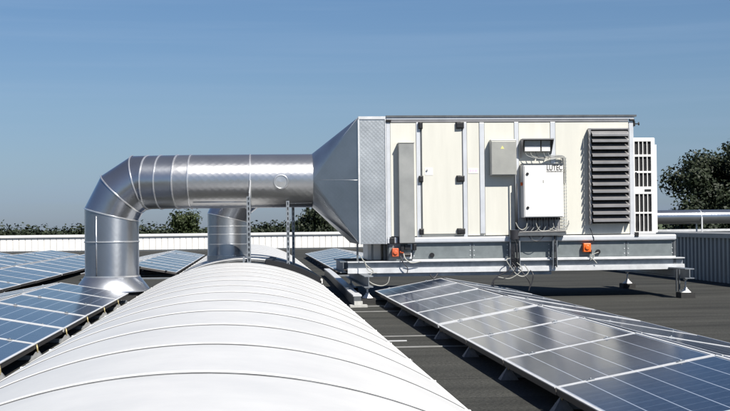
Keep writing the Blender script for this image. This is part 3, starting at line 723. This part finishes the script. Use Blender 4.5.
# ------------------------------------------------------------------ condensing unit at the right end
Cn = thing('condensing_unit', 'narrow white grilled condenser box at the right end of the unit', 'condenser')
cx0, cx1, cz0, cz1, cy0 = 5.962, 6.305, 0.895, 2.40, 19.33
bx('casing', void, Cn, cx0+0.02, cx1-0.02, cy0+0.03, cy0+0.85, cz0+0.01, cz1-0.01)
rows = [(2.145, 2.352), (1.885, 2.112), (1.640, 1.855), (1.240, 1.525), (0.935, 1.215)]
m = MB()
m.box(cx0, cx0+0.018, cy0, cy0+0.03, cz0, cz1); m.box(cx1-0.062, cx1, cy0, cy0+0.03, cz0, cz1)
m.box(cx0+0.018, cx1-0.062, cy0, cy0+0.03, 2.352, cz1); m.box(cx0+0.018, cx1-0.062, cy0, cy0+0.03, cz0, 0.935)
prev = None
for (a, b_), (c, d) in zip(rows, rows[1:]): m.box(cx0+0.018, cx1-0.062, cy0, cy0+0.03, d, a)
for x in (6.042, 6.108, 6.176): m.box(x, x+0.013, cy0+0.004, cy0+0.03, 0.935, 2.352)
m.build('grille', white, Cn, 0.003)
m = MB(); m.box(cx1+0.001, cx1+0.032, cy0+0.01, cy0+0.8, cz0+0.02, cz1-0.10); m.box(cx1-0.018, cx1, cy0+0.03, cy0+0.85, cz0, cz1); m.build('side_panel', white, Cn, 0.005)
m = MB(); m.box(cx0, cx1, cy0+0.03, cy0+0.86, cz1-0.009, cz1+0.012); m.build('lid', white, Cn)
bx('rating_plate', black, Cn, 6.13, 6.235, cy0-0.004, cy0-0.001, 1.562, 1.600)
bx('latch', black, Cn, 5.985, 6.01, cy0-0.012, cy0-0.001, 1.79, 1.87)
bx('latch', black, Cn, 5.985, 6.01, cy0-0.012, cy0-0.001, 1.00, 1.09)
rebase(Cn, (6.15, 19.7, 0.89))

# ------------------------------------------------------------------ steel support frame
S = thing('steel_frame', 'galvanised steel beam frame carrying the ventilation unit', 'steel frame')
def ibeam_x(name, x0, x1, y, z0, z1, w, mat, par, tf=0.016, fl=None):
    m = MB(); m.box(x0, x1, y+w*0.45, y+w*0.55, z0+tf, z1-tf); o = m.build(name, mat, par)
    m = MB(); m.box(x0, x1, y, y+w, z1-tf, z1); m.box(x0, x1, y, y+w, z0, z0+tf); m.build('beam_flange', fl or mat, o)
    return o
def ibeam_y(name, x, y0, y1, z0, z1, w, mat, par, tf=0.014):
    m = MB(); m.box(x+w*0.46, x+w*0.54, y0, y1, z0+tf, z1-tf); o = m.build(name, mat, par)
    m = MB(); m.box(x, x+w, y0, y1, z1-tf, z1); m.box(x, x+w, y0, y1, z0, z0+tf); m.build('beam_flange', mat, o)
    return o
m = MB(); m.box(1.44, 6.70, F-0.01, F+0.09, 0.425, 0.525); o = m.build('beam_web', galv_beam, S)
m = MB(); m.box(1.43, 6.71, F-0.075, F+0.14, 0.511, 0.5265); m.box(1.43, 6.71, F-0.06, F+0.14, 0.405, 0.424); m.box(1.43, 6.71, F-0.066, F-0.052, 0.345, 0.404); m.build('beam_flange', flange, o)
m = MB(); m.box(1.60, 4.6, F-0.02, F+0.0, 0.300, 0.344); m.box(1.60, 4.6, F-0.02, F+0.12, 0.29, 0.299); m.build('beam_flange', galv_beam, o)
ibeam_x('beam_web', 1.43, 6.70, B-0.1, 0.345, 0.527, 0.14, galv_beam, S)
for x in (1.33, 3.2, 4.9, 6.56): ibeam_y('beam_web', x, F+0.15, B-0.11, 0.35, 0.526, 0.10, galv_beam, S)
ibeam_y('beam_web', 1.60, 18.25, 22.0, 0.175, 0.343, 0.13, galv_beam, S)
ibeam_y('beam_web', 6.45, 18.42, 22.0, 0.225, 0.378, 0.14, galv_beam, S)
for (x, y0_, zb) in ((1.665, 18.5, 0.175), (1.665, 21.6, 0.175), (6.52, 18.62, 0.225), (6.52, 21.6, 0.225)):
    m = MB(); m.tube([(x, y0_, 0.05), (x, y0_, zb)], 0.014, 10); m.tube([(x, y0_, zb-0.03), (x, y0_, zb-0.002)], 0.032, 6); m.tube([(x, y0_, 0.05), (x, y0_, 0.085)], 0.03, 6)
    lg = m.build('leg', flange, S)
    m = MB(); m.tube([(x, y0_, 0.012), (x, y0_, 0.062)], [0.085, 0.035], 14); m.build('foot', white, lg)
    m = MB(); m.box(x-0.11, x+0.11, y0_-0.12, y0_+0.12, GZ, 0.011); m.build('pad', rubber, lg)
m = MB(); m.box(6.36, 6.37, 18.55, 18.6, 0.03, 0.36); m.box(6.40, 6.415, 18.55, 18.6, 0.03, 0.36); m.build('brace', darkmetal, S)
rebase(S, (4.0, 20.2, 0))

# curved cable tray left of the frame
def strip_along(name, pts, w, h, mat, label, cat, end=None):
    t = thing(name, label, cat, (pts[-1][0], pts[-1][1], 0))
    o0 = Vector((pts[-1][0], pts[-1][1], 0))
    V_ = [Vector(p)-o0 for p in pts]
    def solid(z0, z1, wa, wb, mt, nm):
        m = MB(); rings = []
        for i, p in enumerate(V_):
            d = (V_[min(i+1, len(V_)-1)]-V_[max(0, i-1)]); d.z = 0; d.normalize(); s = Vector((d.y, -d.x, 0))
            rings.append([m.bm.verts.new(p+s*a+Vector((0, 0, z))) for a, z in ((wa, z0), (wb, z0), (wb, z1), (wa, z1))])
        for A, Bq in zip(rings, rings[1:]):
            for k in range(4): m.bm.faces.new([A[k], A[(k+1) % 4], Bq[(k+1) % 4], Bq[k]])
        m.bm.faces.new(rings[0]); m.bm.faces.new(rings[-1][::-1])
        return m.build(nm, mt, t)
    solid(h*0.88, h, -w/2, w/2, flange, 'lid'); solid(h*0.05, h*0.87, -w/2+0.01, w/2-0.01, mat, 'body')
    return t
tp = [(1.56, 27.0, 0), (1.535, 24.8, 0), (1.48, 22, 0), (1.43, 19.4, 0), (1.385, 17.8, 0), (1.375, 16.75, 0)]
tr = strip_along('cable_tray', tp, 0.115, 0.155, darkmetal, 'long dark cable tray with pale lid beside the foreground rooflight', 'cable tray')
m = MB(); m.box(-0.11, 0.12, -0.16, 0.02, 0, 0.028); m.box(-0.05, 0.06, -0.10, -0.02, 0.03, 0.075); m.build('end_foot', concrete, tr)
# pale flat strips across the roof between rooflight and panels
for i, (x0, x1, y0_, wd, lab) in enumerate((
    (0.93, 2.2, 16.75, 0.05, 'pale flat strip on the roof beside the tray end'),
    (0.93, 2.2, 15.72, 0.03, 'thin pale roof strip, second in front of the tray end'),
    (0.93, 2.2, 12.22, 0.028, 'thin pale roof strip midway along the solar panels'),
    (1.10, 1.42, 11.73, 0.035, 'short bright roof strip between two long thin strips'),
    (0.93, 2.2, 11.13, 0.04, 'pale roof strip nearest the camera running under the panels'),
    (0.93, 1.26, 10.03, 0.02, 'short stub of strip poking out from the rooflight edge'))):
    m = MB(); m.box(x0, x1, y0_-wd/2, y0_+wd/2, 0.0, 0.008)
    o = m.build('roof_strip', cap_grey if i not in (3,) else flange); tag(o, lab, 'roof strip', 'pale strips across the roof felt')

# ------------------------------------------------------------------ solar arrays
TILT = math.atan2(0.17, 0.965)
def make_panel():
    """local: x up the slope 0..PW, y along the row 0..PL, origin at low corner"""
    root = bpy.data.objects.new('solar_panel', None); root.empty_display_size = 0.1; COL.objects.link(root)
    m = MB(); fw = 0.017; th_ = 0.038
    m.box(0, fw, 0, PL, 0.031, th_); m.box(PW-fw, PW, 0, PL, 0.031, th_); m.box(fw, PW-fw, 0, fw, 0.031, th_); m.box(fw, PW-fw, PL-fw, PL, 0.031, th_)
    fr_ = m.build('frame', alu, root)
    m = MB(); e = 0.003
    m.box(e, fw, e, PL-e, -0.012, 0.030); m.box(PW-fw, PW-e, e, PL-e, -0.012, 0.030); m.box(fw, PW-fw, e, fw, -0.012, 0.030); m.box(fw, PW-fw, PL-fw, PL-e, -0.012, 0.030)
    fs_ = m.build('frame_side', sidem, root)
    m = MB(); m.box(fw, PW-fw, fw, PL-fw, 0.028, 0.035); gl_ = m.build('glass', pvm, root)
    cl_ = []
    for x in (PW*0.22, PW*0.78):
        m = MB(); m.box(x-0.02, x+0.02, PL-0.008, PL+0.030, th_, th_+0.004); m.tube([(x, PL+0.011, th_+0.003), (x, PL+0.011, th_+0.011)], 0.007, 6)
        cl_.append(m.build('clamp', galv_beam, root))
    return root, [fr_, fs_, gl_]+cl_
proto, pparts = make_panel()
first = [True]
ORD = ['first', 'second', 'third', 'fourth', 'fifth', 'sixth', 'seventh', 'eighth', 'ninth', 'tenth', 'eleventh', 'twelfth', 'thirteenth', 'fourteenth', 'fifteenth', 'sixteenth', 'seventeenth']
def place_panel(x, y, z, side, label, group):
    """side=+1: slope rises towards +x ; -1: rises towards -x (origin at the low edge)"""
    if first[0]: rt = proto; first[0] = False; parts = pparts
    else:
        rt = proto.copy(); COL.objects.link(rt); parts = []
        for p in pparts:
            c = p.copy(); COL.objects.link(c); c.parent = rt; parts.append(c)
    j = (random.uniform(-.0035, .0035), random.uniform(-.003, .003))
    Mx = Matrix.Translation((x, y, z))
    if side > 0: Mx = Mx @ Matrix.Rotation(-TILT+j[0], 4, 'Y') @ Matrix.Rotation(j[1], 4, 'X')
    else: Mx = Mx @ Matrix.Translation((0, PL, 0)) @ Matrix.Rotation(PI, 4, 'Z') @ Matrix.Rotation(-TILT+j[0], 4, 'Y') @ Matrix.Rotation(j[1], 4, 'X')
    rt.matrix_basis = Mx
    tag(rt, label, 'solar panel', group)
PP = 1.541
def make_foot():
    root = bpy.data.objects.new('mounting_foot', None); root.empty_display_size = 0.1; COL.objects.link(root)
    m = MB()
    a = [m.bm.verts.new(p) for p in ((-0.12, -0.12, 0), (0.12, -0.12, 0), (0.12, 0.12, 0), (-0.12, 0.12, 0))]
    t_ = [m.bm.verts.new(p) for p in ((-0.03, -0.03, 0.075), (0.02, -0.03, 0.085), (0.02, 0.03, 0.085), (-0.03, 0.03, 0.075))]
    for k in range(4): m.bm.faces.new([a[k], a[(k+1) % 4], t_[(k+1) % 4], t_[k]])
    m.bm.faces.new(t_); m.bm.faces.new(a[::-1])
    b1 = m.build('foot_base', footm, root, 0.004)
    m = MB(); m.tube([(0.01, -0.045, 0.07), (-0.012, -0.012, 0.135)], 0.009, 6); m.tube([(0.01, 0.045, 0.07), (-0.012, 0.012, 0.135)], 0.009, 6); m.tube([(0.0, -0.03, 0.105), (0.0, 0.03, 0.105)], 0.010, 8)
    b2 = m.build('strap', strapm, root)
    return root, [b1, b2]
fproto, fparts = make_foot(); ffirst = [True]
def place_foot(x, y, side, label, group):
    if ffirst[0]: rt = fproto; ffirst[0] = False
    else:
        rt = fproto.copy(); COL.objects.link(rt)
        for p in fparts: c = p.copy(); COL.objects.link(c); c.parent = rt
    rt.location = (x, y, 0); rt.rotation_euler = (0, 0, 0 if side < 0 else PI)
    if side > 0: rt.scale = (0.55, 0.4, 1)
    tag(rt, label, 'mounting foot', group)
def row(xlow, side, yfar, gaps, n, where, group, far_name='far end', z=0.105, feet=None):
    """panels laid from the far end towards the camera; gaps: panel count after which a wider gap follows"""
    y = yfar
    for k in range(n):
        y -= PP
        place_panel(xlow, y, z, side, f'{ORD[k]} solar panel from the {far_name}, {where}', group)
        if feet: place_foot(xlow+(0.035 if side > 0 else 0.02), y-0.013, side, f'grey plastic mounting foot at near corner of the {ORD[k]} {feet}', f'mounting feet, {group}')
        if k+1 in gaps:
            m = MB(); Mx = Matrix.Translation((xlow, y-0.055, z+0.004))
            Mx = Mx @ (Matrix.Rotation(-TILT, 4, 'Y') if side > 0 else Matrix.Rotation(PI, 4, 'Z') @ Matrix.Rotation(-TILT, 4, 'Y'))
            m.box(0.0, PW, -0.032, 0.032, 0.0, 0.036, Mx)
            tag(m.build('rail', alu), f'broad bright rail across the gap, {where}', 'mounting rail', 'broad rails between panel blocks')
            y -= 0.085
RX = 1.735
row(RX, 1, 18.06, (4,), 10, 'right array slope facing the foreground rooflight', 'near right array, slope facing the rooflight', feet='panel of the right array')
row(RX+2*0.975, -1, 18.06, (4,), 8, 'right array slope turned away from the rooflight', 'near right array, slope facing the parapet')
LX = -1.80
row(LX, -1, 18.40, (4,), 8, 'left array slope facing the foreground rooflight', 'near left array, slope facing the rooflight', feet='panel of the left array')
row(LX-2*0.975, 1, 18.40, (4,), 5, 'left array slope turned away from the rooflight', 'near left array, slope turned away')
row(-1.60, -1, 41.9, (5,), 10, 'array behind the upright duct, near slope', 'array behind the duct, near slope')
row(-1.60-2*0.975, 1, 41.9, (5,), 10, 'array behind the upright duct, far slope', 'array behind the duct, far slope')
row(-3.93, -1, 41.9, (10,), 16, 'second array row left of rooflight, near slope', 'second left row, near slope')
row(-3.93-2*0.975, 1, 41.9, (10,), 15, 'second array row left of rooflight, far slope', 'second left row, far slope')
row(-6.08, -1, 44.9, (8,), 13, 'third array row left of rooflight, near slope', 'third left row, near slope')
row(-6.08-2*0.975, 1, 44.9, (8,), 10, 'third array row left of rooflight, far slope', 'third left row, far slope')
row(-8.22, -1, 44.9, (), 6, 'leftmost distant array row, near slope', 'leftmost row, near slope')
row(1.71, 1, 41.9, (5,), 10, 'array beyond the ventilation unit, slope facing rooflight', 'array beyond the unit, slope facing the rooflight')
row(1.71+2*0.975, -1, 41.9, (5,), 10, 'array beyond the ventilation unit, opposite slope', 'array beyond the unit, opposite slope')
# base rails on the felt below the arrays and dark wind plates along the low edges
def base_rails(x0, x1, y0_, y1_, lab):
    t = thing('base_frame', lab, 'mounting frame', ((x0+x1)/2, y0_, 0), 'mounting frames under the solar arrays')
    h = (x1-x0)/2; y = y1_-y0_
    xm = 0
    while y > 0:
        bx('rail', galv_beam, t, -h, h, y-0.02, y+0.02, 0.004, 0.04); bx('upright', galv_beam, t, xm-0.02, xm+0.02, y-0.02, y+0.02, 0.041, 0.25); y -= PP
base_rails(1.75, 3.67, 4.0, 18.04, 'low mounting frame under the near right solar array')
base_rails(-3.74, -1.82, 7.0, 18.38, 'low mounting frame under the near left solar array')
base_rails(-3.54, -1.62, 26.4, 41.85, 'low mounting frame under the array behind the duct')
base_rails(1.73, 3.64, 26.4, 41.85, 'low mounting frame under the array beyond the unit')

# ------------------------------------------------------------------ distant pipe on the neighbouring roof
pp = thing('pipe', 'long shiny horizontal pipe beyond the right parapet', 'pipe')
xsn = [8.9, 11.2, 13.05, 15.6, 18.2, 21.0, 26.0]
duct_segments([(x, 36, 1.205) for x in xsn], 0.205, pp, [duct_plain]*6, ['pipe_section']*6, 0.02, 0.012, 32)
for x in xsn[1:-1]:
    m = MB(); m.box(x-0.02, x+0.02, 35.76, 35.79, -0.3, 1.2); m.box(x-0.02, x+0.02, 36.21, 36.24, -0.3, 1.2); m.build('support', flange, pp)
rebase(pp, (13, 36, -0.3))

# the ventilation unit, condenser, frame and big duct are scaled down about the camera:
# each shrinks and moves nearer along its line of sight, standing on pads
CAM_SCALE = 0.94
for t, place in ((main, (-2.1244, 19.27, 0.066)), (U, (3.76, 18.095, 0.5642)), (S, (3.76, 18.988, 0.066)), (Cn, (5.781, 18.518, 0.9026))):
    t.scale = (CAM_SCALE,)*3; t.location = place

# ------------------------------------------------------------------ trees
def crown_mesh(name, H, W, seed, nl, leaf, lobes=9, base=0.25, lr=(0.13, 0.24), even=False):
    rnd = random.Random(seed); m = MB(); bm = m.bm
    L = []
    for k in range(lobes):
        a = rnd.uniform(0, 2*PI); t = rnd.uniform(0, 1)
        z = H*(base+0.1+(0.82-base)*t)
        rad = W*0.5*(1-0.75*abs(t-0.35))*rnd.uniform(0.25, 0.62)
        if even: rad = W*0.5*math.sqrt(max(0.05, 1-(abs(t-0.3)/0.74)**2.2))*math.sqrt(rnd.uniform(0.05, 1))*0.85
        L.append((Vector((math.cos(a)*rad, math.sin(a)*rad, z)), W*rnd.uniform(*lr)))
    L.append((Vector((0, 0, H*0.55)), W*0.3))
    for k in range(nl):
        c, r = rnd.choice(L)
        d = Vector((rnd.gauss(0, 1), rnd.gauss(0, 1), rnd.gauss(0, 0.85))).normalized()
        p = c+d*r*rnd.uniform(0.25, 1.06)
        n_ = (d+Vector((rnd.gauss(0, .5), rnd.gauss(0, .5), rnd.gauss(0, .5)))).normalized()
        x = n_.cross(Vector((rnd.gauss(0, 1), rnd.gauss(0, 1), rnd.gauss(0, 1)))).normalized(); y = n_.cross(x)
        s = leaf*rnd.uniform(0.6, 1.4)
        bm.faces.new([bm.verts.new(p+x*s), bm.verts.new(p+y*s*0.7), bm.verts.new(p-x*s), bm.verts.new(p-y*s*0.7)])
    me = bpy.data.meshes.new(name); bm.to_mesh(me); bm.free()
    tm = MB(); tm.tube([(0, 0, 0), (0.02*H, 0, H*0.3), (0, 0.01*H, H*0.7)], [H*0.03, H*0.02, H*0.006], 8)
    for c, r in L[:6]: tm.tube([(0.01*H, 0, H*(base-0.02)), c*0.6+Vector((0, 0, H*0.12)), c], [H*0.011, H*0.008, H*0.003], 6)
    mt = bpy.data.meshes.new(name+'_trunk'); tm.bm.to_mesh(mt); tm.bm.free(); mt.materials.append(bark)
    return me, mt
def tree(cm, loc, sc_, rot, label, mat, group=None, cat='tree'):
    t = thing('tree', label, cat, loc, group); t.scale = sc_; t.rotation_euler = (0, 0, rot)
    me, mt = cm
    if not me.materials: me.materials.append(mat)
    c = bpy.data.objects.new('crown', me); COL.objects.link(c); c.parent = t
    k = bpy.data.objects.new('trunk', mt); COL.objects.link(k); k.parent = t
    return t
big = crown_mesh('crown_big', 12.0, 10.4, 3, 80000, 0.095, 110, 0.02, (0.07, 0.13), True)
tree(big, (35.3, 90, -6.5), (1.45, 1.2, 1.19), 0.4, 'large dark leafy tree standing beyond the right parapet', leafA)
kinds = [crown_mesh('crown_far_%d' % k, 8.2, 10.0, 20+k, 12000, 0.20, 26, 0.10) for k in range(4)]
tall = crown_mesh('crown_tall', 9.9, 5.2, 51, 9000, 0.14, 26, 0.15)
rnd = random.Random(5)
def far(x, top, y=150, lab='one of the low dark trees along the horizon', w=1.0, mat=leafA):
    hgt = top+6.5; s = hgt/9.1
    tree(rnd.choice(kinds), (x, y+rnd.uniform(-4, 4), -6.5), (w*rnd.uniform(0.85, 1.1), w*rnd.uniform(0.85, 1.1), s), rnd.uniform(0, 6), lab, mat, 'low dark trees along the horizon')
prof = [(-37, 1.5), (-33, 1.7), (-30, 1.7), (-27, 1.1), (-25.5, 1.3), (-23, 1.2), (-21.5, 0.6), (-19.8, 1.5), (-17.5, 1.5), (-14.5, 1.4), (-12.5, 1.7), (-10.3, 1.3), (-8, 1.1), (-5, 0.9), (-2.5, 1.1), (0, 1.4), (1.8, 1.6), (3.8, 1.3), (5.4, 1.7), (9.5, 2.0), (12, 1.1), (15, 1.4), (18, 1.2), (21, 1.4)]
for x, z in prof: far(x, z)
tree(tall, (-7.7, 143, -6.5), (1, 1, 1), 1.0, 'taller tree seen under the duct beside the second upright duct', leafB)
tree(kinds[1], (7.4, 140, -6.5), (0.8, 0.8, 1.16), 2.0, 'taller tree seen under the funnel beside the close pair of posts', leafB)
for x, z in ((24, 1.0), (27.5, 0.4), (31, 0.9), (34, 0.8), (38, 0.7), (41, 1.0), (45, 1.4), (49, 1.0)): far(x*1.05, z, 105, 'low dark bush-like tree behind the distant horizontal pipe', 0.75)

# ------------------------------------------------------------------ sky, sun, camera
Svec = Vector((0.60, -1.0, 1.28)).normalized()
el = math.asin(Svec.z); az = math.atan2(Svec.x, Svec.y)
w = bpy.data.worlds.new('World'); sc.world = w; w.use_nodes = True
nt = w.node_tree; bg = nt.nodes['Background']
sky = nt.nodes.new('ShaderNodeTexSky'); sky.sky_type = 'NISHITA'; sky.sun_disc = False
sky.sun_elevation = el; sky.sun_rotation = az; sky.air_density = 1.0; sky.dust_density = 0.25; sky.ozone_density = 2.2; sky.altitude = 0
# very thin streaks of high cloud
tc = nt.nodes.new('ShaderNodeTexCoord'); mp = nt.nodes.new('ShaderNodeMapping'); mp.inputs['Scale'].default_value = (1.0, 1.0, 30.0); mp.inputs['Rotation'].default_value = (0.0, 0.02, 0)
nz = nt.nodes.new('ShaderNodeTexNoise'); nz.inputs['Scale'].default_value = 2.2; nz.inputs['Detail'].default_value = 5; nz.inputs['Roughness'].default_value = 0.5
nt.links.new(tc.outputs['Generated'], mp.inputs['Vector']); nt.links.new(mp.outputs['Vector'], nz.inputs['Vector'])
cr = nt.nodes.new('ShaderNodeValToRGB'); cr.color_ramp.elements[0].position = 0.46; cr.color_ramp.elements[1].position = 0.80
cr.color_ramp.elements[0].color = (0, 0, 0, 1); cr.color_ramp.elements[1].color = (0.20, 0.20, 0.20, 1)
nt.links.new(nz.outputs['Fac'], cr.inputs['Fac'])
mx = nt.nodes.new('ShaderNodeMixRGB'); nt.links.new(cr.outputs['Color'], mx.inputs['Fac']); nt.links.new(sky.outputs['Color'], mx.inputs['Color1'])
mx.inputs['Color2'].default_value = (7.5, 8.2, 9.0, 1)
sp_ = nt.nodes.new('ShaderNodeSeparateXYZ'); nt.links.new(tc.outputs['Generated'], sp_.inputs['Vector'])
mr_ = nt.nodes.new('ShaderNodeMapRange'); mr_.inputs['From Max'].default_value = 1.0; nt.links.new(sp_.outputs['Z'], mr_.inputs['Value'])
tr_ = nt.nodes.new('ShaderNodeValToRGB'); nt.links.new(mr_.outputs['Result'], tr_.inputs['Fac'])
els = tr_.color_ramp.elements
for i, (p_, c_) in enumerate(((0.0, (0.42, 0.545, 0.90)), (0.018, (0.457, 0.58, 0.909)), (0.054, (0.565, 0.671, 0.905)), (0.094, (0.65, 0.753, 0.927)), (0.18, (0.68, 0.83, 1.0)), (0.35, (0.60, 0.74, 0.95)), (0.7, (0.42, 0.55, 0.78)), (1.0, (0.38, 0.5, 0.72)))):
    e_ = els[i] if i < 2 else els.new(p_)
    e_.position = p_; e_.color = (*c_, 1)
ml_ = nt.nodes.new('ShaderNodeMixRGB'); ml_.blend_type = 'MULTIPLY'; ml_.inputs['Fac'].default_value = 1
nt.links.new(mx.outputs['Color'], ml_.inputs['Color1']); nt.links.new(tr_.outputs['Color'], ml_.inputs['Color2'])
nt.links.new(ml_.outputs['Color'], bg.inputs['Color']); bg.inputs['Strength'].default_value = 0.0515
ld = bpy.data.lights.new('sun', 'SUN'); ld.energy = 5.0; ld.angle = math.radians(0.53); ld.color = (1.0, 0.955, 0.88)
lo = bpy.data.objects.new('sun', ld); COL.objects.link(lo); lo.rotation_euler = (-Svec).to_track_quat('-Z', 'Y').to_euler()

cam = bpy.data.cameras.new('camera'); co = bpy.data.objects.new('camera', cam); COL.objects.link(co); sc.camera = co
cam.sensor_width = 36; cam.lens = 36*1260/730; cam.clip_start = 0.1; cam.clip_end = 8000
yaw, pitch, roll = math.radians(5.079), math.radians(0.844), math.radians(0.630)
f = Vector((math.sin(yaw)*math.cos(pitch), math.cos(yaw)*math.cos(pitch), math.sin(pitch)))
r0 = Vector((math.cos(yaw), -math.sin(yaw), 0)); u0 = r0.cross(f)
Rr = r0*math.cos(roll)-u0*math.sin(roll); Uu = u0*math.cos(roll)+r0*math.sin(roll)
Mc = Matrix((Rr, Uu, -f)).transposed().to_4x4(); Mc.translation = (0, 0, 1.1); co.matrix_world = Mc

sc.render.engine = 'CYCLES'
vs = sc.view_settings; vs.view_transform = 'Standard'; vs.look = 'None'; vs.exposure = 0.69; vs.gamma = 1; vs.use_curve_mapping = False
sc.cycles.max_bounces = 8; sc.cycles.glossy_bounces = 5
